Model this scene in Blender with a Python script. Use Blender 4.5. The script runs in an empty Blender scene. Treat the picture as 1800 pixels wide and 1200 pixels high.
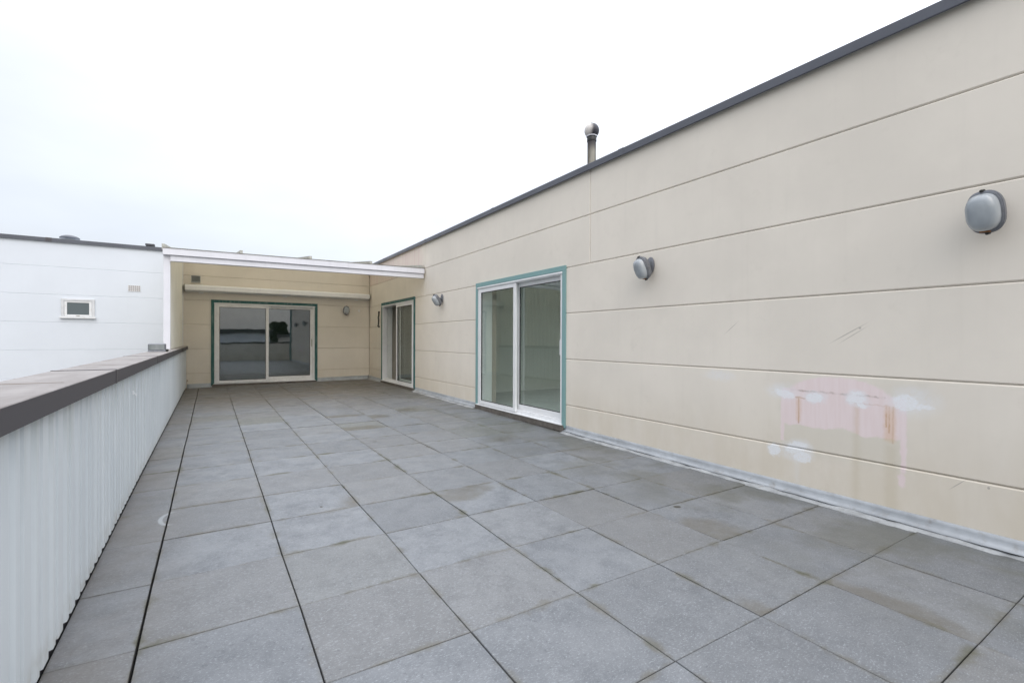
import bpy, bmesh, math, random
from mathutils import Vector, Matrix
random.seed(11)
C = bpy.context.scene.collection
rad = math.radians

# ------------------------------------------------------------------ camera
SC = bpy.context.scene
YAW, PITCH, ROLL, FPX = .5678, -.0035, .0035, 831.3
def cam_axes():
    cy, sy = math.cos(YAW), math.sin(YAW)
    r, fw, up = Vector((cy, -sy, 0)), Vector((sy, cy, 0)), Vector((0, 0, 1))
    cp, sp = math.cos(PITCH), math.sin(PITCH)
    fw, up = cp*fw+sp*up, -sp*fw+cp*up
    cr, sr = math.cos(ROLL), math.sin(ROLL)
    r, up = cr*r+sr*up, -sr*r+cr*up
    return r, up, fw
cd = bpy.data.cameras.new('camera'); cam = bpy.data.objects.new('camera', cd); C.objects.link(cam)
r_, u_, f_ = cam_axes()
cam.matrix_world = Matrix(((r_.x, u_.x, -f_.x, 0), (r_.y, u_.y, -f_.y, 0), (r_.z, u_.z, -f_.z, 0), (0, 0, 0, 1)))
cd.sensor_width = 36; cd.lens = FPX/1800*36; cd.clip_start = .05; cd.clip_end = 3000
SC.camera = cam

# ------------------------------------------------------------------ sky, sun, exposure
EL, AZ = rad(42), rad(196)
w = bpy.data.worlds.new('World'); SC.world = w; w.use_nodes = True
nt = w.node_tree; nt.nodes.clear()
def wn(t, **k):
    n = nt.nodes.new(t)
    for a, b in k.items(): setattr(n, a, b)
    return n
sky = wn('ShaderNodeTexSky', sky_type='NISHITA'); sky.sun_disc = False
sky.sun_elevation = EL; sky.sun_rotation = AZ; sky.dust_density = 4
bg1 = wn('ShaderNodeBackground'); bg1.inputs[1].default_value = .05
nt.links.new(sky.outputs[0], bg1.inputs[0])
tc = wn('ShaderNodeTexCoord'); sx = wn('ShaderNodeSeparateXYZ'); nt.links.new(tc.outputs['Generated'], sx.inputs[0])
# overcast luminance: brighter towards the zenith
mr = wn('ShaderNodeValToRGB'); cr_ = mr.color_ramp; cr_.interpolation = 'B_SPLINE'
def g3(v): return (v/3,)*3+(1,)
cr_.elements[0].position = 0; cr_.elements[0].color = g3(.66)
cr_.elements[1].position = 1; cr_.elements[1].color = g3(2.75)
for p_, v_ in ((.18, .82), (.40, 1.10), (.60, 1.42), (.82, 2.4)):
    e_ = cr_.elements.new(p_); e_.color = g3(v_)
nt.links.new(sx.outputs[2], mr.inputs[0])
# the veil is a little thinner, so brighter, on the side where the sun stands
dt = wn('ShaderNodeVectorMath', operation='DOT_PRODUCT'); nt.links.new(tc.outputs['Generated'], dt.inputs[0]); dt.inputs[1].default_value = (.34, -.02, 0)
dm = wn('ShaderNodeMath', operation='MULTIPLY_ADD'); nt.links.new(dt.outputs['Value'], dm.inputs[0]); dm.inputs[1].default_value = 3; dm.inputs[2].default_value = 3
dq = wn('ShaderNodeMath', operation='MULTIPLY'); nt.links.new(mr.outputs[0], dq.inputs[0]); nt.links.new(dm.outputs[0], dq.inputs[1])
noi = wn('ShaderNodeTexNoise'); noi.inputs['Scale'].default_value = 2.2; noi.inputs['Detail'].default_value = 4
mp = wn('ShaderNodeMapping'); mp.inputs['Scale'].default_value = (1, 1, 2.5)
nt.links.new(tc.outputs['Generated'], mp.inputs[0]); nt.links.new(mp.outputs[0], noi.inputs['Vector'])
mr2 = wn('ShaderNodeMapRange'); mr2.inputs[1].default_value = .3; mr2.inputs[2].default_value = .7
mr2.inputs[3].default_value = .89; mr2.inputs[4].default_value = 1.10
nt.links.new(noi.outputs[0], mr2.inputs[0])
mu = wn('ShaderNodeMath', operation='MULTIPLY'); nt.links.new(dq.outputs[0], mu.inputs[0]); nt.links.new(mr2.outputs[0], mu.inputs[1])
bg2 = wn('ShaderNodeBackground'); bg2.inputs[0].default_value = (.93, .955, 1.01, 1)
nt.links.new(mu.outputs[0], bg2.inputs[1])
ad = wn('ShaderNodeAddShader'); nt.links.new(bg1.outputs[0], ad.inputs[0]); nt.links.new(bg2.outputs[0], ad.inputs[1])
wo = wn('ShaderNodeOutputWorld'); nt.links.new(ad.outputs[0], wo.inputs[0])
sl = bpy.data.lights.new('sun', 'SUN'); sl.energy = .7; sl.angle = rad(60); sl.color = (1, .98, .95)
so = bpy.data.objects.new('sun', sl); C.objects.link(so)
sd = Vector((math.sin(AZ)*math.cos(EL), math.cos(AZ)*math.cos(EL), math.sin(EL)))   # towards the sun
so.rotation_euler = sd.to_track_quat('Z', 'Y').to_euler()
SC.view_settings.view_transform = 'Standard'; SC.view_settings.look = 'None'
SC.view_settings.gamma = 1; SC.view_settings.use_curve_mapping = False
SC.view_settings.exposure = 0
try:
    SC.cycles.max_bounces = 10; SC.cycles.transparent_max_bounces = 12; SC.cycles.diffuse_bounces = 5
except Exception: pass

# ------------------------------------------------------------------ material helpers
class Nodes:
    def __init__(s, name):
        s.m = bpy.data.materials.new(name); s.m.use_nodes = True; s.t = s.m.node_tree
        s.b = s.t.nodes['Principled BSDF']; s.o = s.t.nodes['Material Output']
    def n(s, t, **k):
        x = s.t.nodes.new(t)
        for a, b in k.items(): setattr(x, a, b)
        return x
    def l(s, a, b): s.t.links.new(a, b)
    def put(s, sock, v):
        if isinstance(v, bpy.types.NodeSocket): s.l(v, sock)
        else: sock.default_value = v
    def math(s, op, a, b=0, clamp=False):
        x = s.n('ShaderNodeMath', operation=op, use_clamp=clamp); s.put(x.inputs[0], a); s.put(x.inputs[1], b); return x.outputs[0]
    def noise(s, vec, scale, detail=4, rough=.5, dist=0):
        x = s.n('ShaderNodeTexNoise'); s.l(vec, x.inputs['Vector']); x.inputs['Scale'].default_value = scale
        x.inputs['Detail'].default_value = detail; x.inputs['Roughness'].default_value = rough; x.inputs['Distortion'].default_value = dist
        return x.outputs[0]
    def ramp(s, v, a, b, c=0, d=1, smooth=True):
        x = s.n('ShaderNodeMapRange'); x.interpolation_type = 'SMOOTHSTEP' if smooth else 'LINEAR'
        s.put(x.inputs[0], v)
        for i, k in enumerate((a, b, c, d)): x.inputs[i+1].default_value = k
        return x.outputs[0]
    def mix(s, f, a, b, mode='MIX'):
        x = s.n('ShaderNodeMix', data_type='RGBA', blend_type=mode); s.put(x.inputs[0], f)
        for i, v in ((6, a), (7, b)):
            if isinstance(v, bpy.types.NodeSocket): s.l(v, x.inputs[i])
            else: x.inputs[i].default_value = tuple(v)+(1,) if len(v) == 3 else v
        return x.outputs[2]
    def pos(s): return s.n('ShaderNodeNewGeometry').outputs['Position']
    def map(s, vec, scale=(1, 1, 1), loc=(0, 0, 0)):
        x = s.n('ShaderNodeMapping'); s.l(vec, x.inputs[0]); x.inputs['Scale'].default_value = scale; x.inputs['Location'].default_value = loc
        return x.outputs[0]
    def bump(s, h, strength=.2, dist=.01, normal=None):
        x = s.n('ShaderNodeBump'); x.inputs['Strength'].default_value = strength; x.inputs['Distance'].default_value = dist
        s.l(h, x.inputs['Height'])
        if normal: s.l(normal, x.inputs['Normal'])
        s.l(x.outputs[0], s.b.inputs['Normal']); return x.outputs[0]
    def set(s, **k):
        for a, v in k.items():
            s.put(s.b.inputs[a.replace('_', ' ')], tuple(v)+(1,) if isinstance(v, tuple) and len(v) == 3 else v)
        return s
    # soft edged ellipse in a plane of the world: a and b are the plane's two unit axes
    def blob(s, P, c, ra, rb, a, b, ang=0, soft=.35):
        ca, sa = math.cos(ang), math.sin(ang)
        A = a*ca+b*sa; B = -a*sa+b*ca; c3 = a*c[0]+b*c[1]
        sub = s.n('ShaderNodeVectorMath', operation='SUBTRACT'); s.l(P, sub.inputs[0]); sub.inputs[1].default_value = c3
        o = []
        for ax, rr in ((A, ra), (B, rb)):
            d = s.n('ShaderNodeVectorMath', operation='DOT_PRODUCT'); s.l(sub.outputs[0], d.inputs[0]); d.inputs[1].default_value = ax/rr
            o.append(d.outputs['Value'])
        l = s.math('SQRT', s.math('ADD', s.math('MULTIPLY', o[0], o[0]), s.math('MULTIPLY', o[1], o[1])))
        return s.ramp(l, 1, 1-soft, 0, 1)
    # soft edged rectangle
    def rect(s, P, a0, a1, b0, b1, a, b, soft=.01):
        out = None
        for ax, lo, hi in ((a, a0, a1), (b, b0, b1)):
            d = s.n('ShaderNodeVectorMath', operation='DOT_PRODUCT'); s.l(P, d.inputs[0]); d.inputs[1].default_value = ax
            for e, sg in ((lo, 1), (hi, -1)):
                q = s.ramp(d.outputs['Value'], e-sg*soft, e+sg*soft, 0, 1)
                out = q if out is None else s.math('MULTIPLY', out, q)
        return out
    def mx(s, l):
        o = l[0]
        for k in l[1:]: o = s.math('MAXIMUM', o, k)
        return o
    def wobble(s, P, scale, amp):
        nz = s.n('ShaderNodeTexNoise'); s.l(P, nz.inputs['Vector']); nz.inputs['Scale'].default_value = scale; nz.inputs['Detail'].default_value = 4
        a = s.n('ShaderNodeVectorMath', operation='SUBTRACT'); s.l(nz.outputs['Color'], a.inputs[0]); a.inputs[1].default_value = (.5, .5, .5)
        m = s.n('ShaderNodeVectorMath', operation='SCALE'); s.l(a.outputs[0], m.inputs[0]); m.inputs['Scale'].default_value = amp
        d = s.n('ShaderNodeVectorMath', operation='ADD'); s.l(P, d.inputs[0]); s.l(m.outputs[0], d.inputs[1]); return d.outputs[0]

EX, EY, EZ = Vector((1, 0, 0)), Vector((0, 1, 0)), Vector((0, 0, 1))

def paint(name, col, var=.05, streak=.05, rough=.7, bumpy=.15, grime=(.30, .26, .2), gr=.12):
    """masonry paint over precast panels: cloudy tone, rain streaks, fine grain"""
    k = Nodes(name); P = k.pos()
    big = k.ramp(k.noise(P, 1.1, 5, .6), .3, .7, 0, 1)
    c = k.mix(big, [v*(1-var) for v in col], [min(1, v*(1+var*.6)) for v in col])
    st = k.ramp(k.noise(k.map(P, (7, 7, .35)), 1.6, 6, .6), .52, .78, 0, 1)
    c = k.mix(k.math('MULTIPLY', st, streak*3), c, [v*.8 for v in col])
    g = k.ramp(k.noise(P, 4.5, 8, .7), .56, .8, 0, gr)
    c = k.mix(g, c, grime)
    if name.startswith('cream'):
        sz_ = k.n('ShaderNodeSeparateXYZ'); k.l(P, sz_.inputs[0])
        low_tint = k.math('MULTIPLY', k.ramp(sz_.outputs[2], -.35, -1.2, 0, .5), k.ramp(k.noise(k.map(P, (3, 3, 1)), 1.5, 6, .65), .3, .65, .4, 1))  # yellower tint growing towards the foot of the wall
        c = k.mix(low_tint, c, (.60, .53, .41))
    k.set(Base_Color=c, Roughness=rough)
    k.bump(k.math('ADD', k.noise(P, 160, 3, .6), k.math('MULTIPLY', k.noise(P, 14, 4), .9)), bumpy, .002)
    return k, P, c

CREAM = (.73, .68, .60)
k, P, c = paint('cream_paint', CREAM)
M_cream = k.m
# the same paint with the mending and rust marks that sit on the wall right of the second door
k, P, c = paint('cream_paint_mended', CREAM)
W1 = k.wobble(P, 9, .07); W2 = k.wobble(P, 26, .03)
W3 = k.wobble(P, 5, .16); W5 = k.wobble(P, 60, .008)
def yz(q, l): return k.blob(q, l[0:2], l[2], l[3], EY, EZ, *(l[4:]))
# cleaned, slightly darker grey zone
halo = k.mx([k.rect(W3, 1.30, 2.15, -.92, -.32, EY, EZ, .05), yz(W3, (1.35, -.36, .3, .12, 0, .6))])
c = k.mix(k.math('MULTIPLY', halo, .28), c, (.55, .53, .455))
pink = k.mx([k.rect(W2, 1.303, 2.155, -.70, -.40, EY, EZ, .012), yz(W2, (1.74, -.47, .40, .20, 0, .12)), yz(W1, (1.58, -.62, .2, .1, 0, .2)),
             k.rect(W2, 2.135, 2.162, -.84, -.45, EY, EZ, .008), k.rect(W2, 1.30, 1.335, -.93, -.45, EY, EZ, .01),
             yz(W2, (1.325, -.98, .03, .07, 0, .5))])
cut = k.mx([yz(W1, (2.0, -.80, .15, .12, 0, .2)), yz(W1, (1.70, -.80, .2, .13, 0, .2)), yz(W1, (1.42, -.83, .10, .13, 0, .2))])
under = k.ramp(k.n('ShaderNodeSeparateXYZ').outputs[2], 0, 1)
pink = k.math('SUBTRACT', pink, cut, True)
pv = k.ramp(k.noise(k.map(P, (1, 14, 1.2)), 3, 5), .3, .7)
c = k.mix(k.math('MULTIPLY', pink, .97), c, k.mix(pv, (.75, .635, .625), (.775, .67, .665)))
# rust
rust_l = [k.rect(W2, 1.40, 1.66, -.47, -.463, EY, EZ, .006), k.rect(W2, 1.96, 2.05, -.472, -.464, EY, EZ, .005)]
rust_v = [k.rect(W5, y-.0045, y+.0045, z0, -.465, EY, EZ, .005) for y, z0 in ((2.018, -.68), (1.378, -.73), (1.40, -.66), (1.418, -.62))]
rust_s = k.mx(rust_l+rust_v)
c = k.mix(k.math('MULTIPLY', rust_s, k.ramp(k.noise(P, 14, 4), .3, .62, .15, .72)), c, (.42, .23, .11))
edge = k.rect(W2, 1.42, 2.08, -.415, -.402, EY, EZ, .006)
c = k.mix(k.math('MULTIPLY', edge, k.ramp(k.noise(k.map(P, (1, 1, .1)), 14, 3), .4, .6, .1, .7)), c, (.36, .28, .25))
tan_ = k.mx([k.rect(W2, 1.585, 1.625, -1.3, -.48, EY, EZ, .025), k.rect(W2, 1.355, 1.425, -1.3, -.74, EY, EZ, .025)])
c = k.mix(k.math('MULTIPLY', tan_, .22), c, (.47, .40, .26))
orange = k.mx([k.rect(W2, 1.362, 1.43, -.72, -.465, EY, EZ, .018), k.math('MULTIPLY', k.rect(W2, 2.0, 2.04, -.66, -.46, EY, EZ, .014), .7), k.math('MULTIPLY', k.rect(W2, 1.59, 1.61, -.7, -.46, EY, EZ, .012), .4)])
c = k.mix(k.math('MULTIPLY', orange, .42), c, (.62, .40, .22))
# filler swirls
sw = k.ramp(k.noise(k.map(P, (1, 1, 1)), 16, 5, .65, 3.5), .32, .56, .42, 1)
W4 = k.wobble(P, 14, .075)
white = k.mx([yz(W4, (2.15, -.43, .19, .095, .1, .8)), yz(W4, (1.90, -.455, .12, .07, 0, .6)), yz(W4, (1.60, -.435, .105, .085, 0, .4)),
              yz(W4, (1.27, -.42, .22, .15, -.1, .85)), yz(W4, (1.30, -.43, .10, .075, 0, .5)), yz(W4, (2.03, -.91, .17, .12, -.25, .5)),
              yz(W4, (2.22, -.935, .075, .075, .6, .5)), k.math('MULTIPLY', yz(W4, (2.74, -.33, .23, .075, 0, .8)), .75),
              k.math('MULTIPLY', k.rect(W2, 2.01, 2.05, -1.3, -.95, EY, EZ, .02), .35)])
W6 = k.wobble(k.wobble(P, 11, .07), 38, .03)
solid = k.mx([yz(W6, (2.13, -.445, .10, .04, .12, .3)), yz(W6, (1.90, -.455, .075, .045, -.1, .3)), yz(W6, (1.61, -.43, .07, .055, 0, .25)), yz(W6, (1.575, -.475, .05, .03, .3, .3)),
              yz(W6, (1.31, -.43, .085, .06, 0, .3)), yz(W6, (1.20, -.45, .07, .025, 0, .5)), yz(W6, (2.04, -.88, .11, .05, -.4, .3)), yz(W6, (1.985, -.955, .08, .055, -.1, .25)), yz(W6, (2.22, -.93, .05, .06, .6, .3))])
c = k.mix(k.math('MULTIPLY', white, k.math('MULTIPLY', sw, .55)), c, (.74, .76, .79))
c = k.mix(k.math('MULTIPLY', solid, k.ramp(k.noise(k.map(P, (1, 1, 3)), 26, 5, .65, 3), .36, .60, .30, .92)), c, (.79, .81, .835))
# scuffs
sc = k.mx([yz(P, (1.66, .06, .19, .006, -.55, .8)), yz(P, (1.63, .045, .15, .004, -.6, .8)), yz(P, (1.585, .098, .012, .012, 0, .6)),
           yz(P, (2.62, .12, .12, .004, -.7, .8)), yz(P, (1.03, -.93, .08, .004, -.8, .8)), yz(P, (.885, -.915, .008, .010, 0, .4))])
c = k.mix(k.math('MULTIPLY', sc, .6), c, (.27, .25, .22))
k.set(Base_Color=c)
M_mended = k.m
# cream with the pink blush above the canopy
k, P, c = paint('cream_paint_blushed', CREAM)
Wb = k.wobble(P, 3, .3)
bl = k.mx([k.rect(Wb, 10.3, 14.5, 1.4, 2.6, EY, EZ, .15)])
vst = k.ramp(k.noise(k.map(P, (1, 9, .3)), 1.5, 5), .35, .65, .25, .75)
c = k.mix(k.math('MULTIPLY', bl, vst), c, (.66, .53, .50))
k.set(Base_Color=c); M_blush = k.m
M_white_wall = paint('white_wall_paint', (.67, .71, .76), .025, .02, .6, .12, (.5, .5, .5), .05)[0].m
k, P, c = paint('grout', (.47, .43, .37), .1, .1); M_grout = k.m

def simple(name, col, rough=.5, metal=0, var=.08, scale=6, bump=.05, streak=0, grime=None, spec=None):
    k = Nodes(name); P = k.pos()
    c = k.mix(k.ramp(k.noise(P, scale, 6, .6), .3, .7), [v*(1-var) for v in col], [min(1, v*(1+var)) for v in col])
    if streak:
        s = k.ramp(k.noise(k.map(P, (12, 12, .5)), 2, 5), .5, .75, 0, streak); c = k.mix(s, c, [v*.55 for v in col])
    if grime:
        g = k.ramp(k.noise(P, scale*2.3, 7, .7), .52, .72, 0, .5); c = k.mix(g, c, grime)
    k.set(Base_Color=c, Roughness=k.ramp(k.noise(P, scale*3, 4), .2, .8, max(0.02, rough-.07), min(1, rough+.07)), Metallic=metal)
    if bump: k.bump(k.noise(P, 90, 3), bump, .002)
    return k.m
M_coping = simple('dark_grey_metal', (.09, .097, .117), .42, .0, .1, 2, .02)
M_pcap_face = simple('brown_grey_metal', (.062, .058, .062), .5, 0, .12, 3, .03)
def cap_top():
    k = Nodes('weathered_coping_metal'); P = k.pos()
    c = k.mix(k.ramp(k.noise(k.map(P, (2.5, 1, 1)), 2.2, 7, .65), .3, .7), (.20, .18, .17), (.285, .265, .255))
    c = k.mix(k.ramp(k.noise(k.map(P, (1, 6, 1)), 1.5, 6, .6), .5, .75, 0, .5), c, (.165, .14, .125))
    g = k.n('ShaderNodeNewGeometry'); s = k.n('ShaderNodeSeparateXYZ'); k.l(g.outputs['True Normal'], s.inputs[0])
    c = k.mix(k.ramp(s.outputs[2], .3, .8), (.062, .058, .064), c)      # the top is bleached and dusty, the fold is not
    k.set(Base_Color=c, Roughness=.55); k.bump(k.noise(P, 40, 4), .05, .002); return k.m
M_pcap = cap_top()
M_seam = simple('seam_dirt_tan', (.17, .135, .10), .8, 0, .2, 20, .1)
def clad():
    k = Nodes('coated_sheet_white'); P = k.pos()
    c = k.mix(k.ramp(k.noise(P, 1.5, 5), .3, .7), (.57, .615, .64), (.63, .67, .69))
    s = k.n('ShaderNodeSeparateXYZ'); k.l(P, s.inputs[0])
    nz = k.noise(k.map(P, (1, 9, .6)), 1.4, 6, .65)
    run = k.math('MULTIPLY', k.ramp(nz, .45, .75, 0, 1), k.ramp(s.outputs[2], -.62, -.26, 0, .42))   # algae runs under the coping
    c = k.mix(run, c, (.30, .32, .24))
    low = k.math('MULTIPLY', k.ramp(k.noise(P, 12, 5), .4, .7, .2, 1), k.ramp(s.outputs[2], -1.06, -1.22, 0, .45))
    c = k.mix(low, c, (.30, .27, .20))
    k.set(Base_Color=c, Roughness=.42); k.bump(k.noise(P, 30, 3), .03, .002); return k.m
M_clad = clad()
M_sidesheet = simple('cream_side_sheet', (.80, .79, .71), .45, 0, .04, 3, .03, .1)
M_pvc = simple('white_aluminium', (.76, .77, .78), .35, 0, .03, 4, .01, .12)
M_pvc_old = simple('aged_white_aluminium', (.74, .75, .755), .4, 0, .05, 5, .01, .15, (.5, .47, .4))
M_fascia = simple('white_fascia', (.71, .715, .76), .35, 0, .03, 3, .01, .10)
def teal():
    k = Nodes('teal_timber_paint'); P = k.pos()
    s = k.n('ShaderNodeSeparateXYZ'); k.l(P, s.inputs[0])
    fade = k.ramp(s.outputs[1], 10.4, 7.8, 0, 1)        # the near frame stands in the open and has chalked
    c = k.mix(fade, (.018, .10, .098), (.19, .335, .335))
    c = k.mix(k.ramp(k.noise(k.map(P, (8, 8, 1)), 4, 6), .45, .75, 0, .35), c, (.26, .36, .34))
    k.set(Base_Color=c, Roughness=.6); k.bump(k.noise(k.map(P, (40, 40, 4)), 3, 4), .1, .002); return k.m
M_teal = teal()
M_sill = simple('weathered_sill', (.125, .112, .098), .85, 0, .25, 12, .3, .3, (.08, .07, .055))
M_rubber = simple('black_gasket', (.03, .03, .03), .6)
M_dark = simple('black_iron', (.02, .021, .02), .5)
M_lead = simple('grey_roofing_felt', (.35, .375, .40), .55, 0, .14, 5, .3, 0, (.20, .18, .15))
M_leadlow = simple('grey_sealant_skirt', (.33, .345, .355), .65, 0, .2, 8, .5, 0, (.14, .12, .09))
M_lampgrey = simple('cast_lamp_grey', (.17, .18, .20), .45, .3, .15, 20, .1, 0, (.12, .09, .06))
def frosted(name='ribbed_lamp_glass', c0=(.30, .33, .355), c1=(.40, .43, .45)):
    k = Nodes(name); P = k.pos()
    c = k.mix(k.ramp(k.noise(k.map(P, (1, 1, .35)), 11, 2), .3, .7), c0, c1)
    k.set(Base_Color=c, Roughness=.22, Coat_Weight=.4)
    k.bump(k.noise(P, 60, 2), .08, .003); return k.m
M_lens = frosted()
M_lensdirty = frosted('dusty_flood_glass', (.17, .19, .19), (.24, .26, .26))
M_rust = simple('rust', (.27, .12, .04), .8, 0, .3, 60)
def flue():
    k = Nodes('stained_flue_steel'); P = k.pos()
    c = k.mix(k.ramp(k.noise(k.map(P, (10, 10, 1.5)), 2, 6), .3, .7), (.13, .115, .095), (.31, .295, .25))
    s = k.n('ShaderNodeSeparateXYZ'); k.l(P, s.inputs[0])
    soot = k.ramp(s.outputs[2], 2.66, 2.84, 0, .95)
    c = k.mix(soot, c, (.035, .03, .035)); k.set(Base_Color=c, Roughness=.6, Metallic=.2); return k.m
M_flue = flue()
def cowl():
    k = Nodes('half_dark_cowl_steel'); P = k.pos()
    d = k.n('ShaderNodeVectorMath', operation='DOT_PRODUCT'); k.l(k.wobble(P, 8, .05), d.inputs[0]); d.inputs[1].default_value = (.85, -.5, 0)
    c = k.mix(k.ramp(d.outputs['Value'], 1.345-.035, 1.345+.03), (.62, .59, .56), (.035, .035, .045))  # pale on one half of the ball, dark on the other
    k.set(Base_Color=c, Roughness=.5, Metallic=.15); return k.m
M_cowl = cowl()
def glass(name, tint, dim=1.0, ior=1.9):
    k = Nodes(name); t = k.t
    tr = k.n('ShaderNodeBsdfTransparent'); tr.inputs[0].default_value = tuple(v*dim for v in tint)+(1,)
    gl = k.n('ShaderNodeBsdfGlossy'); gl.inputs['Roughness'].default_value = .004; gl.inputs[0].default_value = (.9, .96, 1, 1)
    fr = k.n('ShaderNodeFresnel'); fr.inputs['IOR'].default_value = ior
    nz = k.n('ShaderNodeTexNoise'); nz.inputs['Scale'].default_value = 1.3; bp = k.n('ShaderNodeBump'); bp.inputs['Strength'].default_value = .012; bp.inputs['Distance'].default_value = .1
    k.l(k.pos(), nz.inputs['Vector']); k.l(nz.outputs[0], bp.inputs['Height']); k.l(bp.outputs[0], gl.inputs['Normal'])
    mx = k.n('ShaderNodeMixShader'); ge = k.n('ShaderNodeNewGeometry'); k.l(k.math('MULTIPLY', fr.outputs[0], k.math('SUBTRACT', 1, ge.outputs['Backfacing'])), mx.inputs[0]); k.l(tr.outputs[0], mx.inputs[1]); k.l(gl.outputs[0], mx.inputs[2])
    k.l(mx.outputs[0], k.o.inputs[0]); return k.m
M_glass = glass('double_glazing', (.88, .91, .895), 1, 1.95)
M_glass_far = glass('tinted_double_glazing', (.7, .78, .76), 1, 2.3)
def poly():
    k = Nodes('milky_polycarbonate'); P = k.pos()
    df = k.n('ShaderNodeBsdfDiffuse'); tl = k.n('ShaderNodeBsdfTranslucent')
    c = k.mix(k.ramp(k.noise(P, 3, 6), .35, .7), (.84, .81, .73), (.72, .67, .57))
    k.l(c, df.inputs[0]); k.l(c, tl.inputs[0])
    mx = k.n('ShaderNodeMixShader'); mx.inputs[0].default_value = .8; k.l(df.outputs[0], mx.inputs[1]); k.l(tl.outputs[0], mx.inputs[2])
    k.l(mx.outputs[0], k.o.inputs[0]); return k.m
M_poly = poly()
M_bar = simple('weathered_glazing_bar', (.40, .40, .36), .5, .2, .1, 5, .05)
M_room = simple('room_plaster', (.66, .68, .645), .9, 0, .03, 2, 0)
M_roomfloor = simple('room_floor', (.42, .44, .41), .35, 0, .1, 3, 0)
M_curtain = simple('room_door_white', (.75, .78, .76), .5, 0, .02)
M_grille = simple('grey_plastic_grille', (.36, .38, .38), .5)
M_concrete = simple('concrete', (.33, .32, .30), .9, 0, .12, 2, .2)
M_roofing = simple('bitumen_roofing', (.07, .07, .075), .9, 0, .2, 2, .3)

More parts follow.
